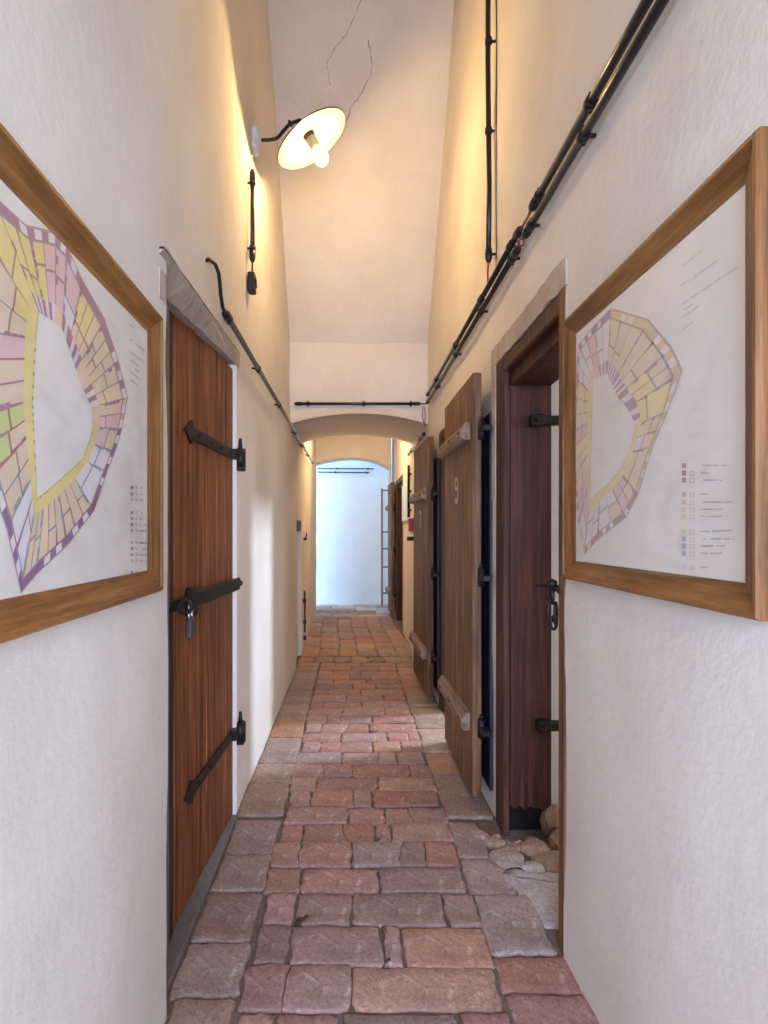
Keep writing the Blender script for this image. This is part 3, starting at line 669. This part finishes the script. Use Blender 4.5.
# ------------------------------------------------------------------ framed plans
def framed(label, sgn, Xa, Xb, y0, y1, z0, z1, outer, inner, segcol, legend, texts, ink, seed):
    """rectangular oak frame on the wall at x = Xw, sgn points from the wall into the passage"""
    rnd = random.Random(seed); XW = lambda y: Xa + Xb * y
    t = thing('framed_plan', label, 'framed plan', (XW((y0 + y1) / 2), (y0 + y1) / 2, z0), 'framed fortress plans')
    wd = 0.056
    prof = [(0, 0.0), (0, 0.030), (0.004, 0.035), (0.011, 0.035), (0.014, 0.031), (wd - 0.006, 0.015), (wd, 0.014), (wd, 0.0)]
    corners = [(y0, z0, 1, 1), (y1, z0, -1, 1), (y1, z1, -1, -1), (y0, z1, 1, -1)]
    for i in range(4):
        a, b = corners[i], corners[(i + 1) % 4]; n = len(prof); vs = []
        for c in (a, b):
            for ins, dep in prof: vs.append((XW(c[0] + c[2] * ins) + sgn * (dep - 0.004), c[0] + c[2] * ins, c[1] + c[3] * ins))
        fs = [(k, (k + 1) % n, n + (k + 1) % n, n + k) for k in range(n)] + [tuple(range(n)), tuple(range(2 * n - 1, n - 1, -1))]
        MB().add(vs, fs).build('frame_rail', W_OAK_Y if i % 2 == 0 else W_OAK_Z, t)
    e = wd - 0.006
    def slab(d0, d1, nm, mt):
        vs = [(XW(y) + sgn * d, y, z) for d in (d0, d1) for y in (y0 + e, y1 - e) for z in (z0 + e, z1 - e)]
        MB().add(vs, [(0, 1, 3, 2), (4, 6, 7, 5), (0, 2, 6, 4), (1, 5, 7, 3), (0, 4, 5, 1), (2, 3, 7, 6)]).build(nm, mt, t)
    slab(-0.004, 0.008, 'sheet', PAPER); slab(0.0115, 0.0135, 'glass_pane', GLASS)
    # printed plan
    dI = 0.0086; vs = []; fs = []; cols = []
    loc = t.location
    lim = lambda y, z: (min(max(y, y0 + e + 0.004), y1 - e - 0.004), min(max(z, z0 + e + 0.004), z1 - e - 0.004))
    def flush(nm, kind):
        me = bpy.data.meshes.new(nm); me.from_pydata(vs, [], fs); ca = me.color_attributes.new('ink', 'FLOAT_COLOR', 'CORNER')
        for p, c in zip(me.polygons, cols):
            for k_ in p.loop_indices: ca.data[k_].color = c
        me.update(); o = link(nm, me, ink, t)
        if kind: o['kind'] = kind
        vs.clear(); fs.clear(); cols.clear()
    def quad(ps, c, lay=0):
        o = len(vs)
        for y, z in ps: y, z = lim(y, z); vs.append((XW(y) + sgn * (dI + lay * 0.0004) - loc.x, y - loc.y, z - loc.z))
        fs.append(tuple(range(o, o + len(ps)))); cols.append(srgb(*c))
    def P(u, v):
        y = F * (Xa + sgn * dI) / ((u - 352) - F * Xb); return y, H - (v - 532) * y / F
    O = [P(*p) for p in outer]; I = [P(*p) for p in inner]; n = len(O)
    def pt(i, tt, s):
        a = Vector(O[i]).lerp(Vector(O[(i + 1) % n]), tt); b = Vector(I[i]).lerp(Vector(I[(i + 1) % n]), tt); return tuple(a.lerp(b, s))
    purple = (126, 70, 128); plum = (158, 96, 122); red = (176, 66, 88); line = (150, 128, 110)
    for i in range(n):
        rooms, wall, gal, m = segcol[i]
        L = (Vector(O[i]) - Vector(O[(i + 1) % n])).length; k = max(2, round(L / 0.022))
        # rooms
        for q in range(m):
            a, b = q / m, (q + 1) / m; sp = [0.12, rnd.uniform(0.38, 0.6), 0.8] if rnd.random() < 0.7 else [0.12, 0.8]
            for s0, s1 in zip(sp, sp[1:]):
                c = rnd.choice(rooms); quad([pt(i, a, s0), pt(i, b, s0), pt(i, b, s1), pt(i, a, s1)], c)
                lw = 0.006 / max(L, 0.01); lc = rnd.choice([line, line, plum, (120, 140, 150)] if wall != 'r' else [line, red, plum])
                quad([pt(i, a, s0), pt(i, min(a + lw * rnd.choice([0.5, 0.5, 1.3]), b), s0), pt(i, min(a + lw * 0.6, b), s1), pt(i, a, s1)], lc, 1)
                quad([pt(i, a, s0), pt(i, b, s0), pt(i, b, s0 + 0.03), pt(i, a, s0 + 0.03)], lc, 1)
        # outer wall with openings
        for q in range(k):
            a, b = q / k, (q + 1) / k
            c = {'p': purple, 'm': plum, 'r': red, 't': (214, 176, 120)}[wall]
            quad([pt(i, a, 0), pt(i, b, 0), pt(i, b, 0.12), pt(i, a, 0.12)], c if q % 2 == 0 or rnd.random() < 0.25 else (228, 216, 212))
            quad([pt(i, a, -0.015), pt(i, b, -0.015), pt(i, b, 0.012), pt(i, a, 0.012)], (170, 130, 140), 1)
        lw = 0.010 / max(L, 0.01)
        for q in range(6):
            if rnd.random() < 0.6: quad([pt(i, 0, 0.12 + q * 0.113), pt(i, lw, 0.12 + q * 0.113), pt(i, lw, 0.12 + q * 0.113 + 0.1), pt(i, 0, 0.12 + q * 0.113 + 0.1)], plum if wall != 'p' else (140, 150, 156), 2)
        # inner gallery
        if gal == 'y':
            quad([pt(i, 0, 0.8), pt(i, 1, 0.8), pt(i, 1, 1), pt(i, 0, 1)], (226, 204, 118))
            for q in range(k): quad([pt(i, q / k, 0.97), pt(i, (q + 0.3) / k, 0.97), pt(i, (q + 0.3) / k, 1), pt(i, q / k, 1)], (150, 130, 90), 1)
        else:
            for q in range(k):
                a, b = q / k, (q + 1) / k; quad([pt(i, a, 0.8), pt(i, b, 0.8), pt(i, b, 1), pt(i, a, 1)], (plum if q % 2 == 0 else (222, 206, 206)) if gal == 'm' else (226, 190, 160))
    flush('plan_print', 'stuff')
    # legend boxes and fine print
    for u, v, wpx, hpx, c in legend:
        a, b = P(u, v), P(u + wpx, v + hpx); quad([a, (b[0], P(u + wpx, v)[1]), b, (a[0], P(u, v + hpx)[1])], c, 2 if c == (226, 220, 214) else 1)
    flush('legend_print', 'stuff')
    for u, v, u2, v2 in texts:
        N = max(2, int(abs(u2 - u) / 2.2))
        for q in range(N):
            if rnd.random() < 0.18: continue
            a, b = q / N, (q + 0.8) / N; hh = rnd.uniform(0.9, 1.5)
            p0 = P(lerp(u, u2, a), lerp(v, v2, a)); p1 = P(lerp(u, u2, b), lerp(v, v2, b)); h_ = hh * p0[0] / F
            quad([p0, p1, (p1[0], p1[1] + h_), (p0[0], p0[1] + h_)], (150, 140, 136), 1)
    flush('fine_print', 'stuff')
    return t
YEL, TAN, PINK, WHT, GRN, PEA = (232, 204, 118), (222, 194, 160), (222, 178, 178), (222, 216, 214), (196, 206, 120), (230, 200, 158)
outL = [(-8, 195), (26, 226), (55, 233), (66, 245), (82, 280), (104, 319), (118, 360), (127, 397), (122, 428), (115, 451), (107, 471), (94, 510), (68, 544), (37, 573), (21, 592), (7, 529), (-10, 480), (-25, 420), (-30, 330)]
innL = [(39, 312), (45, 316), (55, 322), (62, 328), (68, 345), (76, 370), (84, 390), (91, 407), (93, 427), (89, 442), (82, 459), (70, 470), (57, 482), (45, 492), (37, 498), (36, 470), (34, 430), (33, 400), (36, 340)]
segL = [([YEL, YEL], 'm', 'm', 2), ([YEL, WHT, PINK], 'm', 'm', 2), ([WHT, PINK], 'm', 't', 1), ([WHT, PINK, YEL], 'm', 'm', 1), ([YEL, YEL, PEA], 'm', 'm', 3), ([PEA, TAN, PINK], 'm', 't', 3),
        ([PEA, TAN], 'm', 'm', 2), ([PEA, TAN, PINK], 't', 't', 2), ([PINK, PEA], 'p', 'y', 1), ([WHT], 'p', 'y', 1), ([WHT, WHT, TAN], 'p', 'y', 1), ([TAN, TAN, PEA], 'p', 'y', 3), ([TAN, PEA], 'p', 'y', 3),
        ([TAN, PEA, WHT], 'p', 'y', 2), ([TAN, WHT], 'p', 'y', 2), ([TAN, TAN], 'p', 'y', 2), ([GRN, TAN], 'r', 'y', 2), ([TAN, TAN, PINK], 'r', 'y', 3), ([TAN, TAN, YEL], 'm', 'y', 3)]
legL = []; txL = []
for v in (486, 492.5, 498, 511, 517, 523, 529, 541, 547, 553, 559, 571):
    legL.append((130.5, v, 2.6, 3.2, random.choice([(176, 140, 150), (146, 112, 140), (200, 184, 150), (160, 164, 168)]))); legL.append((135.2, v, 2.0, 3.0, (196, 184, 176)))
    txL.append((139, v + 2.5, random.choice([143, 147, 151]), v + 2.5))
for v, u2 in ((325, 140), (340, 145), (352, 144), (360, 139), (366, 139), (372, 141), (380, 138)): txL.append((130, v, u2, v + (u2 - 130) * 0.8))
framed('wide oak-framed coloured fortress plan on the left wall', 1, -0.4838, -0.0216, 0.50, 1.412, 1.199, 1.900, outL, innL, segL, legL, txL, INK_L, 5)
outR = [(578, 346), (594, 326), (611, 309), (648, 320), (671, 348), (682, 371), (668, 410), (653, 446), (638, 494), (626, 517), (599, 538), (584.5, 554), (578.6, 526), (574, 479), (572.7, 434), (576, 380)]
innR = [(593, 379), (600, 376), (607, 373), (612, 384), (617, 396), (627, 408), (636, 425), (629, 452), (620, 470), (610, 482), (600, 491), (590.5, 500), (590.5, 480), (591, 450), (592, 420), (593, 395)]
segR = [([WHT, PINK], 'p', 't', 2), ([WHT, PINK], 'p', 'm', 2), ([TAN, TAN, PEA], 't', 'm', 3), ([TAN, PEA], 't', 'm', 2), ([TAN, YEL, YEL], 't', 'm', 2), ([WHT, YEL], 't', 'm', 1), ([PEA, WHT], 't', 'y', 2),
        ([PEA, PEA], 't', 'y', 1), ([PINK, PEA], 'm', 'y', 2), ([WHT, TAN], 'm', 'y', 2), ([WHT], 'r', 'y', 2), ([WHT, PINK], 't', 'y', 1), ([PINK, PEA], 'r', 'y', 2), ([PEA, PINK], 'r', 'y', 3), ([PEA, YEL], 'r', 'y', 3), ([WHT, WHT], 'r', 'y', 2)]
legR = []; txR = []
cc = [(170, 70, 110), (130, 50, 100), (170, 70, 120), (214, 160, 100), (220, 180, 150), (224, 196, 150), (226, 200, 120), (222, 200, 100), (110, 160, 160), (120, 120, 170), (160, 150, 170), (216, 208, 204)]
for i, v in enumerate((463, 470.5, 477.5, 492, 499.5, 507, 514, 529, 536.5, 543.5, 551, 565)):
    legR.append((682, v, 4.2, 5, cc[i]))
    if i: legR.append((690, v + 0.6, 4.6, 5, [(196, 150, 160), (214, 190, 150)][i > 2])); legR.append((691, v + 1.4, 2.8, 3.2, (226, 220, 214)))
    txR.append((701, v + 3, random.choice([709, 722, 728, 735]), v + 3.5 + random.uniform(-1.5, 0)))
for u, v, u2, v2 in ((681, 268, 703, 250), (681, 286, 718, 261), (682, 305, 738, 267), (682, 312, 700, 300), (682, 318, 700, 306), (682, 331, 696, 320)): txR.append((u, v, u2, v2))
framed('oak-framed faded fortress plan on the right wall', -1, 0.68, 0.0, 0.881, 1.705, 1.207, 2.000, outR, innR, segR, legR, txR, INK_R, 9)

# ------------------------------------------------------------------ conduits
def conduit(label, pts, r, clamps, mat=PIPE, normal=(-1, 0, 0), ends=True, bushes=True, group='wall conduits'):
    """pipe run with standoff clamps; clamps are fractions along the straight run"""
    base = Vector(pts[0]); t = thing('conduit', label, 'conduit', tuple(base), group)
    MB().tube(pts, r, 12).build('pipe', mat, t)
    a, b = Vector(pts[0]), Vector(pts[-1]); d = (b - a).normalized(); nn = Vector(normal)
    if bushes:
        for p, s in ((a, -1), (b, 1)): MB().tube([p - d * 0.05 * s, p - d * 0.01 * s, p + d * 0.012 * s], [r * 1.35, r * 1.35, r * 0.7], 12).build('bush', RUBBER, t)
    up = d.cross(nn).normalized()
    for f in clamps:
        p = a.lerp(b, f)
        mb = MB().tube([p - d * 0.011, p + d * 0.011], r * 1.4, 12)
        mb.tube([p - nn * r, p - nn * 0.035], 0.006, 6)
        for s in (-1, 1): mb.tube([p + up * s * r * 1.2, p + up * s * (r + 0.014)], 0.006, 6)
        mb.build('clamp', IRON, t)
    return t
Xc = 0.648; rz1, rz2 = 2.458, 2.516; r_ = 0.0125
conduit('lower of two black conduits high on the right wall, nearest length', [(Xc, 0.55, rz2 - 0.058), (Xc, 2.06, rz1 + 0.002)], r_, [0.12, 0.655, 0.955])
conduit('upper of two black conduits high on the right wall, nearest length', [(Xc, 0.55, rz2), (Xc, 1.98, rz2)], r_, [0.12, 0.66, 0.95])
conduit('lower of two black conduits high on the right wall, farther length', [(Xc, 2.15, rz1), (Xc, 4.72, rz1 + 0.005)], r_, [0.03, 0.24, 0.5, 0.8])
conduit('upper of two black conduits high on the right wall, farther length', [(Xc, 2.12, rz2), (Xc, 4.72, rz2 + 0.01)], r_, [0.05, 0.25, 0.51, 0.81])
tag(MB().tube([(Xc, 1.995, rz2), (Xc + 0.005, 2.04, rz2 + 0.004), (Xc - 0.004, 2.10, rz2 - 0.012), (Xc, 2.108, rz2)], 0.005, 6).tube([(Xc, 2.075, rz1 + 0.002), (Xc - 0.01, 2.11, rz1 + 0.012), (Xc, 2.138, rz1)], 0.005, 6)
    .tube([(Xc, 2.075, rz1), (Xc + 0.008, 2.10, rz1 - 0.014), (Xc, 2.138, rz1)], 0.004, 6).build('bare_wires', simple('dull_mauve_wire', srgb(128, 84, 84), 0.6)), 'bare wires joining the conduit lengths on the right wall', 'wires')
conduit('upright black conduit climbing the right wall above the doorway', [(Xc, 2.61, 2.64), (Xc + 0.003, 2.61, 3.0), (Xc - 0.003, 2.61, 3.6), (Xc, 2.61, 5.0)], 0.0125, [0.012, 0.26, 0.44, 0.8])
tag(MB().tube([(Xc, 2.61, 2.66), (Xc - 0.004, 2.61, 2.58), (Xc, 2.62, 2.52)], 0.005, 6).build('red_wire', REDC), 'short red wire under the upright conduit on the right wall', 'wire')
tag(MB().tube([(0.672, 2.56, 5.0), (0.673, 2.56, 3.4), (0.672, 2.56, 2.62)], 0.003, 6).build('thin_cable', STEELPIPE), 'thin grey cable beside the upright conduit on the right wall', 'cable')
conduit('black conduit running across the wall above the flat arch', [(-0.50, 4.885, 2.49), (0.60, 4.885, 2.49)], 0.0125, [0.1, 0.55, 0.93], normal=(0, -1, 0))
tag(MB().tube([(0.59, 4.885, 2.49), (0.63, 4.87, 2.485), (0.645, 4.80, 2.47), (0.648, 4.74, 2.46)], 0.006, 8).build('corner_cable', RUBBER), 'black cable bending round the corner above the arch', 'cable')
tag(MB().tube([(0.632, 4.88, 2.47), (0.622, 4.885, 2.40), (0.64, 4.885, 2.30)], 0.004, 6).tube([(0.645, 4.88, 2.46), (0.65, 4.885, 2.38), (0.645, 4.885, 2.29)], 0.004, 6).build('drooping_wires', simple('mauve_wire', srgb(150, 110, 110), 0.6)), 'thin mauve wires drooping below the corner above the arch', 'wires')
XLc = -0.522
lcg = conduit('grey conduit running along the left wall above the plank door', [(XLc, 2.27, 2.255), (XLc, 4.6, 2.265), (XLc, 6.0, 2.27), (-0.525, 7.3, 2.27)], 0.0125, [0.012, 0.155, 0.33, 0.55, 0.7, 0.85], STEELPIPE, (1, 0, 0))
tag(MB().tube([(-0.545, 1.985, 2.325), (-0.525, 2.02, 2.352), (-0.515, 2.07, 2.358), (-0.512, 2.11, 2.345), (-0.513, 2.135, 2.315), (-0.516, 2.16, 2.285), (XLc, 2.22, 2.256), (XLc, 2.28, 2.255)], 0.0075, 8).build('cable_loop', RUBBER), 'black cable curving out of the left wall into the grey conduit', 'cable')
conduit('shiny steel conduit under the arch on the right side', [(0.655, 5.0, 2.245), (0.655, 6.35, 2.245)], 0.0125, [0.2, 0.8], CHROME)
conduit('upper thin conduit across the bright far wall', [(-0.64, 10.2, 2.53), (0.40, 10.2, 2.52)], 0.011, [0.35, 0.9], normal=(0, -1, 0), bushes=False)
conduit('lower thin conduit across the bright far wall', [(-0.64, 10.2, 2.46), (0.32, 10.2, 2.45)], 0.011, [0.35, 0.95], normal=(0, -1, 0), bushes=False)

# ------------------------------------------------------------------ wall lamp and its switch line
lc = Vector((-0.232, 3.08, 3.555)); ax = Vector((0.50, 0.10, -0.86)).normalized()
lamp = thing('wall_lamp', 'lit enamel disc lamp on a curved arm high on the left wall', 'lamp', (-0.545, 3.08, 3.53))
MB().lathe([(0, 0), (0.05, 0), (0.052, 0.012), (0.045, 0.03), (0.026, 0.045), (0, 0.05)], (-0.556, 3.08, 3.545), (1, 0, 0), 20).box(-0.56, -0.522, 3.03, 3.13, 3.475, 3.60, 0.012).build('wall_base', CERAM, lamp)
a0 = Vector((-0.52, 3.08, 3.545)); top = lc - ax * 0.075
arm = [a0, a0 + Vector((0.05, 0, 0.0)), a0 + Vector((0.10, 0, 0.012)), a0 + Vector((0.135, 0, 0.05)), a0 + Vector((0.17, 0, 0.088)), a0 + Vector((0.21, 0, 0.105)), top + Vector((-0.02, 0, 0.03)), top]
pts = []
for i in range(len(arm) - 1):
    p0, p1, p2, p3 = arm[max(i - 1, 0)], arm[i], arm[i + 1], arm[min(i + 2, len(arm) - 1)]
    for k in range(5):
        t = k / 5; pts.append(0.5 * ((2 * p1) + (p2 - p0) * t + (2 * p0 - 5 * p1 + 4 * p2 - p3) * t * t + (3 * p1 - p0 - 3 * p2 + p3) * t ** 3))
MB().tube(pts + [arm[-1]], 0.0095, 10).build('arm', IRON, lamp)
MB().lathe([(0.014, 0), (0.02, 0.006), (0.014, 0.014)], arm[4], (0.7, 0, 0.7), 12).build('arm_joint', IRON, lamp)
R = 0.218
sh = MB().lathe([(0.03, -0.030), (0.06, -0.024), (0.14, -0.008), (R, 0.010), (R + 0.001, 0.014)], lc, ax, 48).build('shade_back', ENAMELD, lamp)
MB().lathe([(R, 0.014), (0.14, -0.003), (0.06, -0.018), (0.0, -0.026)], lc, ax, 48).build('shade', ENAMEL, lamp)
MB().tube([lc + ax * 0.012 + Matrix.Rotation(q, 3, ax) @ ax.orthogonal().normalized() * R for q in [i * math.pi / 24 for i in range(48)]], 0.0035, 6, closed=True).build('rim', ENAMELD, sh)
MB().lathe([(0.0, -0.09), (0.028, -0.085), (0.034, -0.03), (0.03, 0.0)], lc, ax, 20).build('cap', IRON, lamp)
MB().lathe([(0.030, -0.028), (0.030, 0.055), (0.026, 0.074), (0.0, 0.074)], lc, ax, 20).build('socket', simple('grey_green_socket', srgb(96, 104, 92), 0.5), lamp)
bc = lc + ax * 0.112
MB().lathe([(0.0, -0.04), (0.016, -0.04), (0.022, -0.025), (0.033, -0.008), (0.038, 0.010), (0.034, 0.028), (0.02, 0.042), (0.0, 0.046)], bc, ax, 24).build('bulb', BULB, lamp)
conduit('short upright black conduit on the left wall under the lamp', [(-0.53, 2.93, 2.80), (-0.53, 2.93, 3.27)], 0.0125, [0.13, 0.87], normal=(1, 0, 0))
sw = thing('switch_box', 'small black switch box on the left wall below the lamp', 'switch', (-0.545, 2.93, 2.62))
MB().box(-0.553, -0.515, 2.905, 2.965, 2.625, 2.73, 0.006).build('housing', RUBBER, sw); MB().box(-0.516, -0.508, 2.92, 2.95, 2.655, 2.70, 0.004).build('toggle', PIPE, sw)
MB().tube([(-0.53, 2.93, 2.80), (-0.532, 2.932, 2.73)], 0.005, 6).build('lead', RUBBER, sw)
tag(MB().tube([(-0.545, 2.93, 3.28), (-0.548, 2.97, 3.36), (-0.548, 3.06, 3.45)], 0.004, 6).build('lamp_cable', CERAM), 'thin pale cable from the lamp base to the short conduit', 'cable')

# cracks in the sloping ceiling
def on_slope(u, v):
    # intersect the measured ray with the slope through (y 3.63, z 4.86) and (4.80, 3.20)
    sl = (3.20 - 4.86) / (4.80 - 3.63); k = (532 - v) / F; y = (4.86 - H - sl * 3.63) / (k - sl); return Vector(((u - 352) * y / F, y, H + k * y))
nrm = Vector((0, -(4.86 - 3.20), -(4.80 - 3.63))).normalized()
for path in ([(363, -6), (356, 12), (348, 32), (335, 48), (327, 62), (328, 74), (331, 88)], [(368, 40), (372, 62), (371, 76), (360, 96), (352, 106), (345, 126), (341, 138)]):
    fine = []
    for (u, v), (u2, v2) in zip(path, path[1:]):
        for k in range(5): fine.append((lerp(u, u2, k / 5) + random.uniform(-0.9, 0.9), lerp(v, v2, k / 5) + random.uniform(-0.6, 0.6)))
    pp = [on_slope(u, v) + nrm * 0.003 for u, v in fine]
    MB().tube(pp, [random.uniform(0.0006, 0.0026) for _ in pp], 4).build('crack', CRACK, ceil)

# ------------------------------------------------------------------ far details
gt = thing('steel_gate', 'narrow grey-blue barred steel gate standing by the far wall', 'gate', (0.62, 9.9, 0))
for x in (0.54, 0.70):
    MB().box(x - 0.015, x + 0.015, 9.88, 9.92, 0.02, 2.13, 0.003).build('post', RUST if x < 0.6 else GREYM, gt)
for z in (0.25, 0.72, 1.05, 1.35, 2.10):
    MB().box(0.54, 0.70, 9.885, 9.915, z - 0.014, z + 0.014, 0.003).build('crossbar', GREYM, gt)
nt = thing('notice_sheet', 'pale blue notice sheet on the right wall before the far doorway', 'notice', (0.68, 6.95, 1.48))
MB().box(0.668, 0.684, 6.62, 7.36, 1.49, 1.96, 0.003).build('board', BLUEP, nt)
lb = thing('iron_bar', 'upright black iron bar on the right wall beside the blue notice', 'iron bar', (0.67, 6.35, 1.5))
MB().tube([(0.655, 6.35, 1.52), (0.655, 6.35, 2.12)], 0.016, 8).build('rod', IRON, lb)
for z in (1.6, 1.82, 2.02): MB().box(0.64, 0.70, 6.33, 6.37, z - 0.012, z + 0.012, 0.003).build('bracket', IRON, lb)
rb = thing('red_box', 'small red alarm box on the right wall past the second open door', 'alarm box', (0.65, 6.0, 1.34))
MB().box(0.615, 0.69, 5.93, 6.05, 1.355, 1.50, 0.012, seg=2).build('housing', RED, rb); MB().box(0.62, 0.69, 5.95, 6.03, 1.325, 1.352, 0.004).build('white_base', CERAM, rb)
MB().box(0.60, 0.69, 5.95, 6.03, 1.255, 1.30, 0.005).build('black_clip', IRON, rb)
tag(MB().box(-0.66, -0.558, 5.46, 6.04, 1.36, 1.455, 0.006, jit=0.002).build('beam_end', W_DARK), 'dark beam end in the top of the left wall niche', 'beam')
hb = thing('iron_hinge_bar', 'black iron latch bar low on the left wall beyond the niche', 'latch bar', (-0.55, 6.32, 0.1))
MB().tube([(-0.54, 6.30, 0.2), (-0.54, 6.30, 0.68)], 0.009, 8).build('rod', IRON, hb)
for z in (0.14, 0.32, 0.56): MB().box(-0.57, -0.525, 6.27, 6.33, z - 0.022, z + 0.022, 0.006).build('bracket', IRON, hb)
hh = thing('iron_hook', 'small black hook on the left wall beyond the niche', 'hook', (-0.55, 6.32, 1.27))
MB().box(-0.575, -0.52, 6.28, 6.36, 1.255, 1.285, 0.005).build('plate', IRON, hh); MB().tube([(-0.53, 6.3, 1.28), (-0.52, 6.3, 1.31), (-0.522, 6.3, 1.345)], [0.010, 0.008, 0.005], 8).build('tip', IRON, hh)
